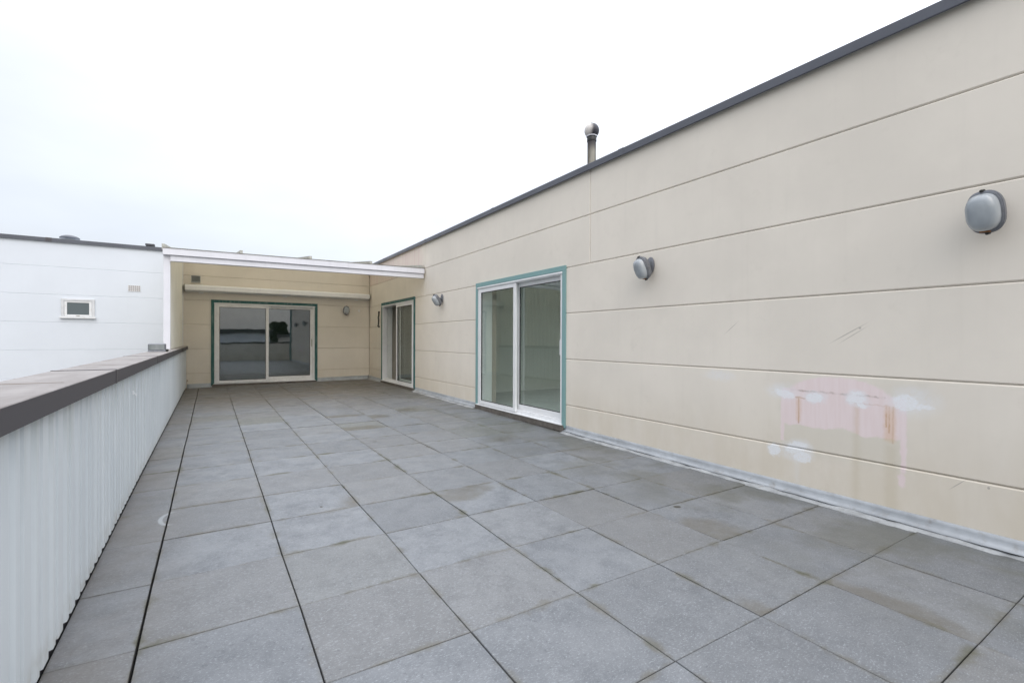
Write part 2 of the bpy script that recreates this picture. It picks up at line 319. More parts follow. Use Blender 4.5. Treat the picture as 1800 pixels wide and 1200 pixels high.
def tile_mat():
    k = Nodes('blue_grey_stone_paver'); P = k.pos()
    oi = k.n('ShaderNodeObjectInfo').outputs['Random']
    tcg = k.n('ShaderNodeTexCoord').outputs['Generated']
    # per tile shift of the pattern
    cx = k.n('ShaderNodeCombineXYZ'); k.l(k.math('MULTIPLY', oi, 37), cx.inputs[0]); k.l(k.math('MULTIPLY', oi, 91), cx.inputs[1])
    va = k.n('ShaderNodeVectorMath', operation='ADD'); k.l(P, va.inputs[0]); k.l(cx.outputs[0], va.inputs[1]); Q = va.outputs[0]
    c = k.mix(k.ramp(k.noise(Q, 4, 6, .6), .3, .7), (.155, .165, .18), (.25, .26, .275))
    md = k.ramp(k.noise(Q, 14, 6, .75), .38, .66, 0, .55); c = k.mix(md, c, (.275, .285, .30))
    # per tile tone
    c = k.mix(k.ramp(oi, 0, 1, 0, .55, False), c, (.15, .155, .162))
    r2 = k.math('FRACT', k.math('MULTIPLY', oi, 17.31)); r3 = k.math('FRACT', k.math('MULTIPLY', oi, 71.7))
    c = k.mix(k.ramp(r2, .5, 1, 0, .36), c, (.205, .193, .178))
    c = k.mix(k.ramp(r3, .93, 1, 0, .45), c, (.175, .172, .13))
    # mineral flecks
    f1 = k.ramp(k.noise(k.map(Q, (1, 1.8, 1)), 78, 5, .85), .52, .665, 0, .85); c = k.mix(f1, c, (.41, .425, .44))
    vor = k.n('ShaderNodeTexVoronoi'); k.l(k.wobble(Q, 30, .02), vor.inputs['Vector']); vor.inputs['Scale'].default_value = 48
    f2 = k.math('MULTIPLY', k.ramp(vor.outputs['Distance'], .14, .04, 0, .6), k.ramp(k.noise(Q, 7, 4), .52, .68))
    c = k.mix(f2, c, (.55, .57, .60))
    f3 = k.ramp(k.noise(Q, 48, 5, .8), .54, .70, 0, .7); c = k.mix(f3, c, (.10, .105, .115))
    # dirt creeping from joints, browner along the parapet and under the canopy
    s = k.n('ShaderNodeSeparateXYZ'); k.l(tcg, s.inputs[0])
    ex = k.math('MINIMUM', s.outputs[0], k.math('SUBTRACT', 1, s.outputs[0])); ey = k.math('MINIMUM', s.outputs[1], k.math('SUBTRACT', 1, s.outputs[1]))
    ed = k.math('ADD', k.math('MINIMUM', ex, ey), k.math('MULTIPLY', k.math('SUBTRACT', k.noise(P, 5, 6, .65), .5), .34))
    dirt = k.ramp(ed, .045, -.04, 0, .55)
    c = k.mix(dirt, c, (.135, .118, .082))
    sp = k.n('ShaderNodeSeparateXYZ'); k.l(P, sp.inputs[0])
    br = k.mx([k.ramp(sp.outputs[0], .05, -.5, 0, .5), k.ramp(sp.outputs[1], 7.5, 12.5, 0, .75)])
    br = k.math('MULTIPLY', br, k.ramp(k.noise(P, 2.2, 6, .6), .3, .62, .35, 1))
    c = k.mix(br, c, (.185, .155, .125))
    gr = k.math('MULTIPLY', k.ramp(sp.outputs[0], 2.2, 3.9, 0, .6), k.ramp(k.noise(P, 1.7, 6, .6), .42, .62, 0, 1))
    c = k.mix(gr, c, (.13, .13, .105))
    # standing damp
    Wd = k.wobble(P, 4, .16)
    def b(x, y, rx, ry, a=0, so=.25): return k.blob(Wd, (x, y), rx, ry, EX, EY, a, so)
    def tb(x0, y0, *e):      # damp that mostly stops at its own tile's edges
        e = list(e)+[0, .25][len(e)-4:]; e[5] = min(.9, e[5]+.3)
        return k.math('MULTIPLY', k.rect(P, x0, x0+.6, y0, y0+.6, EX, EY, .006), b(*e))
    damp = k.mx([tb(1.554, 6.622, 1.72, 6.70, .50, .24, .15, .12), tb(1.554, 7.822, 1.8, 7.92, .42, .17, 0, .15), tb(2.154, 7.222, 2.28, 7.6, .24, .22),
                 tb(2.754, 7.822, 2.95, 8.05, .26, .22), tb(1.554, 3.022, 1.74, 3.48, .40, .20, .25, .12), tb(2.754, 1.822, 2.83, 1.95, .26, .30, 0, .15),
                 tb(2.754, .622, 2.78, .95, .16, .50, 0, .3), tb(2.154, 1.222, 2.2, 1.25, .10, .14, 0, .4), tb(2.754, 4.822, 3.1, 5.1, .34, .24, 0, .6),
                 tb(.354, 3.622, .93, 3.7, .14, .3, 0, .9)])
    c = k.mix(k.math('MULTIPLY', damp, k.ramp(k.noise(P, 9, 5, .7), .3, .65, .35, .62)), c, (.13, .115, .088))
    jd = k.math('MULTIPLY', k.ramp(ed, .02, -.05), k.ramp(k.noise(P, 1.6, 5, .6), .45, .62)); c = k.mix(k.math('MULTIPLY', jd, .7), c, (.075, .08, .04))
    spot = k.mx([k.blob(k.wobble(P, 30, .03), (3.02, 2.37), .035, .03, EX, EY), k.blob(P, (.70, 3.74), .012, .02, EX, EY), k.blob(k.wobble(P, 20, .04), (1.70, 5.77), .03, .02, EX, EY)])
    c = k.mix(k.math('MULTIPLY', spot, .85), c, (.035, .03, .02))
    # chalk arc near the parapet
    o = k.blob(P, (-.22, 4.02), .085, .15, EX, EY, 0, .12); i = k.blob(P, (-.205, 4.02), .075, .135, EX, EY, 0, .12)
    arc = k.math('MULTIPLY', k.math('SUBTRACT', o, i, True), k.ramp(sp.outputs[0], -.19, -.25))
    c = k.mix(k.math('MULTIPLY', arc, .6), c, (.5, .52, .53))
    c = k.mix(1.0, c, (.75, .772, .79), 'MULTIPLY')
    rg = k.ramp(k.noise(P, 6, 5), .3, .7, .45, .62); rg = k.math('SUBTRACT', rg, k.math('MULTIPLY', damp, .15))
    k.set(Base_Color=c, Roughness=rg, Specular_IOR_Level=.5)
    k.bump(k.math('ADD', k.noise(Q, 120, 4, .7), k.math('MULTIPLY', k.noise(Q, 18, 4), .8)), .35, .0015)
    return k.m
M_tile = tile_mat()

# ------------------------------------------------------------------ mesh helpers
class MB:
    def __init__(s): s.v = []; s.f = []; s.mi = []
    def add(s, vs, fs, mi=0):
        o = len(s.v); s.v += [tuple(v) for v in vs]; s.f += [tuple(i+o for i in f) for f in fs]; s.mi += [mi]*len(fs); return s
    def box(s, x0, x1, y0, y1, z0, z1, mi=0):
        x0, x1 = min(x0, x1), max(x0, x1); y0, y1 = min(y0, y1), max(y0, y1)
        return s.add([(x0,y0,z0),(x1,y0,z0),(x1,y1,z0),(x0,y1,z0),(x0,y0,z1),(x1,y0,z1),(x1,y1,z1),(x0,y1,z1)],
                     [(0,3,2,1),(4,5,6,7),(0,1,5,4),(1,2,6,5),(2,3,7,6),(3,0,4,7)], mi)
    def extr(s, prof, axis, a, b, mi=0):
        """closed profile (list of 2-tuples) swept along an axis: 'x' -> (y,z), 'y' -> (x,z), 'z' -> (x,y)"""
        n = len(prof)
        def P(p, t): return {'x': (t, p[0], p[1]), 'y': (p[0], t, p[1]), 'z': (p[0], p[1], t)}[axis]
        vs = [P(p, a) for p in prof]+[P(p, b) for p in prof]
        fs = [(i, (i+1) % n, n+(i+1) % n, n+i) for i in range(n)]+[tuple(range(n-1, -1, -1)), tuple(range(n, 2*n))]
        return s.add(vs, fs, mi)
    def lathe(s, prof, n=24, loc=(0, 0, 0), rot=None, mi=0, sx=1, sy=1):
        R = rot or Matrix.Identity(3); L = Vector(loc); vs = []; fs = []
        for r, z in prof:
            for i in range(n):
                a = 2*math.pi*i/n; vs.append(R@Vector((r*math.cos(a)*sx, r*math.sin(a)*sy, z))+L)
        for j in range(len(prof)-1):
            for i in range(n):
                fs.append((j*n+i, j*n+(i+1) % n, (j+1)*n+(i+1) % n, (j+1)*n+i))
        fs.append(tuple(range(n-1, -1, -1))); fs.append(tuple((len(prof)-1)*n+i for i in range(n)))
        return s.add(vs, fs, mi)
    def tube(s, pts, r, n=10, mi=0):
        pts = [Vector(p) for p in pts]; vs = []; fs = []
        for j, p in enumerate(pts):
            d = (pts[min(j+1, len(pts)-1)]-pts[max(j-1, 0)]).normalized()
            u = d.orthogonal().normalized(); u = Vector((0, 0, 1)).cross(d).normalized() if abs(d.z) < .9 else Vector((1, 0, 0)).cross(d).normalized()
            v = d.cross(u)
            for i in range(n):
                a = 2*math.pi*i/n; vs.append(p+u*r*math.cos(a)+v*r*math.sin(a))
        for j in range(len(pts)-1):
            for i in range(n): fs.append((j*n+i, j*n+(i+1) % n, (j+1)*n+(i+1) % n, (j+1)*n+i))
        fs.append(tuple(range(n-1, -1, -1))); fs.append(tuple((len(pts)-1)*n+i for i in range(n)))
        return s.add(vs, fs, mi)
    def build(s, name, mats, parent=None, smooth=False, bevel=0, loc=None):
        me = bpy.data.meshes.new(name); me.from_pydata(s.v, [], s.f)
        for m in (mats if isinstance(mats, (list, tuple)) else [mats]): me.materials.append(m)
        for p, i in zip(me.polygons, s.mi): p.material_index = i
        bm = bmesh.new(); bm.from_mesh(me); bmesh.ops.recalc_face_normals(bm, faces=bm.faces)
        if bevel: bmesh.ops.bevel(bm, geom=list(bm.edges), offset=bevel, segments=1, affect='EDGES', profile=.5, clamp_overlap=True)
        bm.to_mesh(me); bm.free()
        if smooth:
            for p in me.polygons: p.use_smooth = True
            try: me.set_sharp_from_angle(angle=rad(38))
            except Exception: pass
        o = bpy.data.objects.new(name, me); C.objects.link(o)
        if parent:
            o.parent = parent; o.matrix_parent_inverse = Matrix.Translation(parent_world(parent)).inverted()
        return o
def parent_world(p):
    v = Vector(p.location)
    while p.parent: p = p.parent; v = v+Vector(p.location)*0
    return v if True else v
def empty(name, loc, label=None, cat=None, group=None):
    o = bpy.data.objects.new(name, None); o.location = loc; C.objects.link(o); o.empty_display_size = .1
    if label: tag(o, label, cat, group)
    return o
def tag(o, label=None, cat=None, group=None, kind=None):
    if label: o['label'] = label
    if cat: o['category'] = cat
    if group: o['group'] = group
    if kind: o['kind'] = kind
    return o

# ------------------------------------------------------------------ the terrace floor
def fz(x, y):
    z = -1.2713-.006*x+.0066*y
    if y > 5: z += (-.085+.0185*(x+.5))*min(1, (y-5)/9.5)
    return z
X0, Y0, T = -.2459, 2.4223, .6
PX, BX, BY = -.51, 4.10, 14.537     # parapet face, right wall face, back wall face
# tile joints are not perfectly true: measured drift (metres) of some joint crossings
DR = {(0,0):(-.004,-.010),(1,0):(.004,-.004),(3,0):(.003,.004),(5,0):(.006,.006),(6,0):(.006,-.004),(1,-1):(.002,.004),(3,-1):(.004,.005),(4,-1):(.002,-.003),
      (6,-1):(-.004,-.007),(3,-2):(.004,.006),(5,-2):(.006,.003),(2,1):(.006,-.002),(3,1):(.008,.004),(0,1):(-.005,-.008),(6,2):(.01,-.004),(5,4):(.012,-.004)}
jr = random.Random(5)
def corner(i, j):
    d = DR.get((i, j), (jr.uniform(-.003, .003), jr.uniform(-.003, .003)))
    if i < 0: x = PX-.02
    elif i > 6: x = BX-.035+d[0]
    else: x = X0+T*i+d[0]
    y = Y0+T*j+d[1]
    return x, min(y, BY-.02)
floor = MB().box(-.75, 4.4, -3.4, 14.6, -1.62, -1.36).build('terrace_floor', M_roofing); tag(floor, kind='structure')
J0, J1 = -9, 21
cc = {(i, j): corner(i, j) for i in range(-1, 8) for j in range(J0, J1+1)}
for j in range(J0, J1):
    for i in range(-1, 7):
        q = [cc[i, j], cc[i+1, j], cc[i+1, j+1], cc[i, j+1]]
        if q[3][1]-q[0][1] < .03: continue
        cxm = sum(a[0] for a in q)/4; cym = sum(a[1] for a in q)/4
        gap = .0018+jr.random()*.0012
        gl = .0055 if i == 0 else gap; gR = .0045 if i == -1 else gap
        if i == 1: gl = .0032
        if i == 0: gR = .0032
        dz = jr.uniform(-.0022, .0022); tx = jr.uniform(-.003, .003); ty = jr.uniform(-.003, .003)
        sxn = [gl, -gR, -gR, gl]; syn = [gap, gap, -gap, -gap]
        vs = []; b = .0022
        for lv in range(3):
            for kk, (x, y) in enumerate(q):
                ins = b if lv == 2 else 0
                xx = x+sxn[kk]+(ins if sxn[kk] > 0 else -ins); yy = y+syn[kk]+(ins if syn[kk] > 0 else -ins)
                z = fz(x, y)+dz+tx*(x-cxm)+ty*(y-cym)
                z += (-.04, -b, 0)[lv]
                vs.append((xx-cxm, yy-cym, z-fz(cxm, cym)))
        fs = [(3, 2, 1, 0), (8, 9, 10, 11)]
        for lv in (0, 1):
            for kk in range(4): fs.append((lv*4+kk, lv*4+(kk+1) % 4, lv*4+4+(kk+1) % 4, lv*4+4+kk))
        me = bpy.data.meshes.new('tile'); me.from_pydata(vs, [], fs); me.materials.append(M_tile)
        o = bpy.data.objects.new('tile', me); o.location = (cxm, cym, fz(cxm, cym)); C.objects.link(o)
        o.parent = floor

# ------------------------------------------------------------------ panels
ROWS = [2.20, 1.609, .985, .362, -.262, -.886, -1.40]
def panel(par, axis, plane, depth, a0, a1, z0, z1, mat, sgn, g=.004, ch=.010):
    """one precast panel with chamfered rim: axis 'y' = face looks along x (wall runs in y); sgn = side the face looks to"""
    a0, a1 = a0+g, a1-g; z0, z1 = z0+g, z1-g
    f = plane; r = plane-sgn*ch; bk = plane-sgn*depth
    def P(n, a, z): return (n, a, z) if axis == 'y' else (a, n, z)
    vs = []
    for n, i in ((bk, 0), (r, 0), (f, ch)):
        for a, z in ((a0+i, z0+i), (a1-i, z0+i), (a1-i, z1-i), (a0+i, z1-i)): vs.append(P(n, a, z))
    fs = [(0, 1, 2, 3), (8, 9, 10, 11)]
    for lv in (0, 1):
        for kk in range(4): fs.append((lv*4+kk, lv*4+(kk+1) % 4, lv*4+4+(kk+1) % 4, lv*4+4+kk))
    return MB().add(vs, fs).build('panel', mat, par)
def panels(par, axis, plane, a0, a1, holes, splits, matf, sgn, rows=ROWS, depth=.04, g=.002, ch=.009):
    for k_ in range(len(rows)-1):
        z1, z0 = rows[k_], rows[k_+1]
        cuts = [a0]+([s for s in splits if a0 < s < a1] if k_ < 2 else [])+[a1]
        iv = [(cuts[i], cuts[i+1]) for i in range(len(cuts)-1)]
        for (h0, h1, hz) in holes:
            if z0 < hz-.1:
                n2 = []
                for (p, q) in iv:
                    if h1 <= p or h0 >= q: n2.append((p, q)); continue
                    if h0 > p: n2.append((p, h0))
                    if h1 < q: n2.append((h1, q))
                iv = n2
        for (p, q) in iv: panel(par, axis, plane, depth, p, q, z0, z1, matf(p, q, z0, z1), sgn, g, ch)

def strip_wavy(name, par, axis, plane, sgn, a0, a1, mat, prof, amp, seed, step=.06, zf=None):
    """metal/felt skirt: prof = list of (out, up) points from the wall outwards, wobbling along its run"""
    rr = random.Random(seed); n = max(2, int((a1-a0)/step)); mb = MB(); vs = []; fs = []; m = len(prof)
    ph = [rr.uniform(0, 6.28) for _ in range(8)]
    for i in range(n+1):
        a = a0+(a1-a0)*i/n
        for j, (o, u) in enumerate(prof):
            t = j/(m-1)
            wv = amp*t*(math.sin(a*7+ph[0])*.4+math.sin(a*19+ph[1])*.3+math.sin(a*43+ph[2])*.2+rr.uniform(-.5, .5))
            wu = amp*.45*(math.sin(a*11+ph[3]+j)*.5+rr.uniform(-.4, .4))*(1 if 0 < j < m-1 else .3)
            oo = o+wv; x_ = plane+sgn*oo
            z = u+wu+(fz(plane-.05 if axis == 'y' else a, a if axis == 'y' else plane-.05))
            vs.append((x_, a, z) if axis == 'y' else (a, x_, z))
    for i in range(n):
        for j in range(m-1): fs.append((i*m+j, i*m+j+1, (i+1)*m+j+1, (i+1)*m+j))
    mb.add(vs, fs); o = mb.build(name, mat, par, smooth=True)
    sm = o.modifiers.new('thick', 'SOLIDIFY'); sm.thickness = .003
    return o

# ------------------------------------------------------------------ sliding doors (part of a building): local u along the wall, n outwards
def sliding_door(par, org, udir, ndir, width, z0, z1, opened=False, label=None):
    U = Vector(udir); N = Vector(ndir); O = Vector(org)
    flip = U.cross(N).z
    def wb(mb, u0, u1, n0, n1, a, b, mi=0):
        p = O+U*u0+N*n0; q = O+U*u1+N*n1; mb.box(p.x, q.x, p.y, q.y, a, b, mi)
    cw = .070; W_ = width
    m = MB()
    for u0, u1 in ((0, cw), (W_-cw, W_)): wb(m, u0, u1, -.10, .022, z0-.03, z1-cw)
    wb(m, 0, W_, -.10, .022, z1-cw, z1)
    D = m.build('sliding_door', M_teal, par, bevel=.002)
    if label: D['label'] = label
    # outer aluminium frame
    fw = .042; a0, a1 = cw+.003, W_-cw-.003; zt = z1-cw-.003; zb = z0+.02
    m = MB()
    wb(m, a0, a0+fw, -.12, .012, zb+.003, zt-.045); wb(m, a1-fw, a1, -.12, .012, zb+.003, zt-.045)
    wb(m, a0, a1, -.12, .016, zt-.045, zt)
    wb(m, a0, a1, -.12, -.022, zb, zb+.05)
    m.build('frame', M_pvc_old if abs(N.y) > .5 else M_pvc, D, bevel=.003)
    m = MB(); wb(m, a0-.02, a1+.02, -.12, .05, zb-.016, zb-.001); m.build('threshold', M_pvc, D, bevel=.003)
    m = MB(); wb(m, a0-.05, a1+.05, -.12, .045, zb-.10, zb-.018); m.build('sill', M_sill, D, bevel=.004)
    m = MB(); wb(m, a0-.01, a1+.01, .014, .032, zt-.030, zt-.012); m.build('drip_rail', M_pvc, D, bevel=.002)
    i0, i1 = a0+fw, a1-fw; mid = (i0+i1)/2; sz0, sz1 = zb+.052, zt-.047
    sm = M_pvc_old if abs(N.y) > .5 else M_pvc
    def sash(u0, u1, nf, front):
        st = .07; d = .038; tp = .06; bt = .06 if front else .075
        sz0 = zb+(.010 if front else .052)
        s = MB()
        wb(s, u0, u0+st, nf-d, nf, sz0, sz1); wb(s, u1-st, u1, nf-d, nf, sz0, sz1)
        wb(s, u0+st, u1-st, nf-d+.002, nf-.002, sz1-tp, sz1); wb(s, u0+st, u1-st, nf-d+.002, nf-.002, sz0, sz0+bt)
        s.build('sash', sm, D, bevel=.003)
        g = MB(); gd = .010
        for (p, q, r, t) in ((u0+st, u0+st+gd, sz0+bt, sz1-tp), (u1-st-gd, u1-st, sz0+bt, sz1-tp), (u0+st+gd, u1-st-gd, sz0+bt, sz0+bt+gd), (u0+st+gd, u1-st-gd, sz1-tp-gd, sz1-tp)):
            wb(g, p, q, nf-.030, nf-.010, r, t)
        g.build('gasket', M_rubber, D)
        p = MB(); wb(p, u0+st+.002, u1-st-.002, nf-.026, nf-.018, sz0+bt+.002, sz1-tp-.002); p.build('pane', M_glass_far if abs(N.y) > .5 else M_glass, D)
        return u0, u1
    if opened:
        sash(mid-.03, i1, .018, True); sash(mid+.03, i1+.0, -.055, False)
    else:
        sash(i0, mid+.04, .018, True); sash(mid-.04, i1, -.055, False)
    h = MB()
    hu = i1-.036 if not opened else i0+.0
    nf = -.055 if not opened else -.055
    if not opened:
        wb(h, hu-.011, hu+.011, nf+.030, nf+.044, -.21, .0); wb(h, hu-.009, hu+.009, nf+.001, nf+.030, -.20, -.175); wb(h, hu-.009, hu+.009, nf+.001, nf+.030, -.035, -.01)
        h.build('handle', M_bar if abs(N.y) > .5 else M_pvc, D, bevel=.003)
    # plastered reveal going into the room
    r = MB()
    wb(r, a0, a0+.02, -.27, -.122, zb, zt); wb(r, a1-.02, a1, -.27, -.122, zb, zt); wb(r, a0, a1, -.27, -.122, zt, zt+.02)
    r.build('reveal', M_curtain, D)
    return D

# ------------------------------------------------------------------ right wing
RW = empty('rooftop_building', (BX, 6, -1.25), 'long cream panelled wing on the right with two teal framed sliding doors and pink patch', 'building')
D3 = (5.05, 7.63, 1.02); D2 = (10.70, 13.29, 1.02)
def rmat(p, q, z0, z1):
    if q > 12 and z1 > 1.7: return M_blush
    if p < 1.5 and q > 2 and z1 < .5: return M_mended
    return M_cream
panels(RW, 'y', BX, -1.8, BY-.001, [(D3[0]+.03, D3[1]-.03, D3[2]), (D2[0]+.03, D2[1]-.03, D2[2])], [-.95, 4.575, 10.09], rmat, -1)
core = MB()
for a, b in ((-1.78, D3[0]+.03), (D3[1]-.03, D2[0]+.03), (D2[1]-.03, 14.9)): core.box(BX+.015, BX+.40, a, b, -1.6, 2.16)
for a, b in ((D3[0]+.03, D3[1]-.03), (D2[0]+.03, D2[1]-.03)):
    core.box(BX+.015, BX+.40, a, b, .99, 2.16); core.box(BX+.015, BX+.40, a, b, -1.6, -1.24)
core.build('wall_core', M_grout, RW)
# roof coping in lengths
ys = [-1.86, 1.0, 4.0, 7.0, 10.0, 13.0, 15.2]
for i in range(len(ys)-1):
    a, b = ys[i]+.002, ys[i+1]-.002
    MB().extr([(BX-.05, 2.165), (BX-.05, 2.238), (BX-.047, 2.242), (BX+.40, 2.262), (BX+.40, 2.20), (BX-.030, 2.18), (BX-.030, 2.168), (BX-.043, 2.158)], 'y', a, b).build('coping', M_coping, RW)
    if i: MB().extr([(BX-.053, 2.163), (BX-.053, 2.241), (BX-.049, 2.246), (BX+.36, 2.264), (BX+.36, 2.2605), (BX-.0485, 2.2425), (BX-.0505, 2.238), (BX-.0505, 2.163)], 'y', ys[i]-.04, ys[i]+.04).build('coping_joint', M_coping, RW)
MB().box(BX+.4, 9.4, -1.8, 3.3, 2.02, 2.14).box(BX+.4, 9.4, 6.9, 18.9, 2.02, 2.14).box(BX+.4, 4.8, 3.3, 6.9, 2.02, 2.14).box(8.9, 9.4, 3.3, 6.9, 2.02, 2.14).build('roof', M_roofing, RW)
MB().box(BX+.4, 9.2, -1.8, -1.6, -9, 2.0).build('end_wall', M_cream, RW)
MB().box(9.2, 9.4, -1.8, 18.9, -9, 2.0).build('far_wall', M_cream, RW)
m = MB().box(BX+.42, 9.2, 3.0, 3.3, 1.30, 1.42).box(BX+.42, 9.2, 6.9, 14.35, 1.30, 1.42).box(BX+.42, 4.8, 3.3, 6.9, 1.30, 1.42).box(8.9, 9.2, 3.3, 6.9, 1.30, 1.42); m.build('room_ceiling', M_room, RW)
sk = MB().box(4.76, 4.798, 3.26, 6.94, 1.43, 2.3).box(8.902, 8.94, 3.26, 6.94, 1.43, 2.3).box(4.798, 8.902, 3.26, 3.298, 1.43, 2.3).box(4.798, 8.902, 6.902, 6.94, 1.43, 2.3).build('added_skylight', M_room, RW)  # unseen roof opening, added so that sky light brightens the room
MB().box(4.80, 8.90, 3.30, 6.90, 2.27, 2.28).build('pane', M_glass, sk)  # glass over the added opening
m = MB().box(BX+.40, 9.2, 3.0, 14.35, -1.30, -1.19); m.build('room_floor', M_roomfloor, RW)
m = MB().box(8.0, 8.15, 3.0, 14.35, -1.19, 1.30).box(BX+.42, 8.0, 3.0, 3.1, -1.19, 1.3).box(BX+.42, 8.0, 9.2, 9.3, -1.19, 1.3).box(BX+.42, 8.0, 14.2, 14.35, -1.19, 1.3)
m.build('room_wall', M_room, RW)
MB().box(7.93, 7.998, 5.2, 6.1, -1.19, .86).build('room_door', M_curtain, RW, bevel=.004)
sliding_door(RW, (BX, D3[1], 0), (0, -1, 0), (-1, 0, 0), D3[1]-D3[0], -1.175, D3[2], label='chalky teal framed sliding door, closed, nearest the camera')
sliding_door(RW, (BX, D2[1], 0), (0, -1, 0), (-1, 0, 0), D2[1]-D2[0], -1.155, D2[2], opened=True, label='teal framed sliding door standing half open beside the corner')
for a, b, sd_ in ((-1.75, D3[0]+.02, 1), (D3[1]-.02, D2[0]+.0, 2), (D2[1]-.02, BY-.01, 3)):
    strip_wavy('flashing', RW, 'y', BX, -1, a, b, M_lead, [(.002, .098), (.004, .07), (.008, .045), (.020, .030), (.042, .020)], .009, sd_)
    strip_wavy('flashing_skirt', RW, 'y', BX, -1, a, b, M_leadlow, [(.018, .021), (.05, .009), (.072, .004), (.092, -.004)], .018, sd_+9)
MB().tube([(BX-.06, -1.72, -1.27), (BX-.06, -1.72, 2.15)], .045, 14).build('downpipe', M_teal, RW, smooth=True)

# ------------------------------------------------------------------ back wing
BW = empty('rooftop_building', (2, BY, -1.2), 'cream panelled end building under the canopy with a wide teal framed sliding door', 'building')
D1 = (.014, 2.606, 1.015)
panels(BW, 'x', BY, -.66, BX-.004, [(D1[0]+.03, D1[1]-.03, D1[2])], [], lambda *a: M_cream, -1)
core = MB()
for a, b in ((-.66, D1[0]+.03), (D1[1]-.03, BX+.013)): core.box(a, b, BY+.015, BY+.36, -1.6, 2.16)
core.box(D1[0]+.03, D1[1]-.03, BY+.015, BY+.36, .99, 2.16); core.box(D1[0]+.03, D1[1]-.03, BY+.015, BY+.36, -1.6, -1.225)
core.build('wall_core', M_grout, BW)
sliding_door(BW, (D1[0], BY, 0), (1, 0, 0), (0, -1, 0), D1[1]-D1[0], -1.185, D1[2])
for a, b, s_ in ((-.5, D1[0]+.02, 21), (D1[1]-.02, BX-.02, 22)):
    strip_wavy('flashing', BW, 'x', BY, -1, a, b, M_lead, [(.002, .105), (.004, .07), (.008, .045), (.022, .026), (.045, .012), (.07, .0)], .005, s_)
MB().box(-.6, BX-.02, BY-.02, BY+.38, 2.165, 2.245).build('coping', M_coping, BW, bevel=.004)
MB().box(-.6, 4.1, BY+.36, 18.9, 2.02, 2.14).build('roof', M_roofing, BW)
MB().box(-.6, 4.4, BY+.37, 18.9, 1.32, 1.42).build('room_ceiling', M_room, BW)
MB().box(-.6, 4.4, BY+.37, 18.9, -1.32, -1.20).build('room_floor', M_roomfloor, BW)
MB().box(-.5, 4.3, 18.7, 18.9, -1.2, 1.32).box(-.6, -.5, BY+.37, 18.9, -1.2, 1.32).box(4.3, 4.4, BY+.37, 18.9, -1.2, 1.32).build('room_wall', M_roomfloor, BW)
MB().lathe([(.012, 0), (.014, .03), (.010, .05)], 12, (-.49, BY-.002, -1.06), Matrix.Rotation(rad(90), 3, 'X')).build('overflow_stub', M_rust, BW)

# ------------------------------------------------------------------ white neighbour
NB = empty('white_building', (-5, BY, -9), 'white painted panelled building on the left beyond the parapet with one small window', 'building')
WROWS = ROWS[:-1]+[-1.51, -2.13, -2.76, -9]
panels(NB, 'x', BY-.004, -13, -.662, [], [], lambda *a: M_white_wall, -1, WROWS, .04, .0006, .005)
MB().box(-13, -.662, BY+.012, 22, -9, 2.16).build('wall_core', M_white_wall, NB)
xs = [-13.05, -9.6, -6.3, -3.05, -.62]
for i in range(4):
    MB().extr([(BY-.05, 2.165), (BY-.05, 2.245), (BY+.4, 2.258), (BY+.4, 2.2), (BY-.03, 2.18)], 'x', xs[i]+.002, xs[i+1]-.002).build('coping', M_coping, NB)
    if i: MB().extr([(BY-.053, 2.163), (BY-.053, 2.248), (BY+.3, 2.262), (BY+.3, 2.258), (BY-.0505, 2.2465), (BY-.0505, 2.163)], 'x', xs[i]-.05, xs[i]+.05).build('coping_joint', M_pcap_face, NB)
M_winframe = simple('off_white_window_frame', (.60, .61, .62), .45)
wx0, wx1, wz0, wz1 = -2.85, -2.27, .455, .90
win = MB(); yb, yf = BY-.03, BY-.028
win.box(wx0, wx0+.05, BY-.03, BY-.004, wz0+.04, wz1).box(wx1-.05, wx1, BY-.03, BY-.004, wz0+.04, wz1).box(wx0+.05, wx1-.05, BY-.03, BY-.004, wz1-.045, wz1)
Wn = win.build('window', M_winframe, NB, bevel=.003)
MB().box(wx0+.053, wx0+.10, BY-.022, BY-.005, wz0+.045, wz1-.048).box(wx1-.10, wx1-.053, BY-.022, BY-.005, wz0+.045, wz1-.048).box(wx0+.10, wx1-.10, BY-.021, BY-.005, wz1-.085, wz1-.048).box(wx0+.10, wx1-.10, BY-.021, BY-.005, wz0+.045, wz0+.085).build('frame', M_pvc_old, Wn, bevel=.003)
k = Nodes('dim_window_glass'); k.set(Base_Color=(.10, .125, .135), Roughness=.12); M_dimglass = k.m
MB().box(wx0+.10, wx1-.10, BY-.012, BY-.005, wz0+.085, wz1-.085).build('pane', M_dimglass, Wn)
MB().box(wx0-.02, wx1+.02, BY-.06, BY-.004, wz0, wz0+.038).build('sill', M_pvc_old, Wn, bevel=.003)
MB().box((wx0+wx1)/2-.03, (wx0+wx1)/2+.03, BY-.034, BY-.023, wz0+.05, wz0+.066).build('catch', M_bar, Wn)
# perforated vent brick
vb = MB(); x0, x1, z0, z1 = -1.668, -1.431, 1.13, 1.28
nx, nz_ = 6, 3; bw = .010
for i in range(nx+1):
    xx = x0+(x1-x0-bw)*i/nx; vb.box(xx, xx+bw, BY-.014, BY-.005, z0, z1)
for j in range(nz_+1):
    zz = z0+(z1-z0-bw)*j/nz_; vb.box(x0, x1, BY-.013, BY-.0055, zz, zz+bw)
vbo = vb.build('vent_brick', M_pvc_old, NB)
k_ = simple('vent_dark', (.36, .33, .32), .9); MB().box(x0+.002, x1-.002, BY-.0075, BY-.0045, z0+.002, z1-.002).build('backing', k_, vbo)

# ------------------------------------------------------------------ left parapet
PW = empty('parapet_wall', (-.6, 6, -1.25), 'low parapet on the left clad in white corrugated sheet with dark metal coping', 'wall')
MB().box(-.735, -.56, -3.3, BY-.004, -9, -.285).build('wall_core', M_concrete, PW)
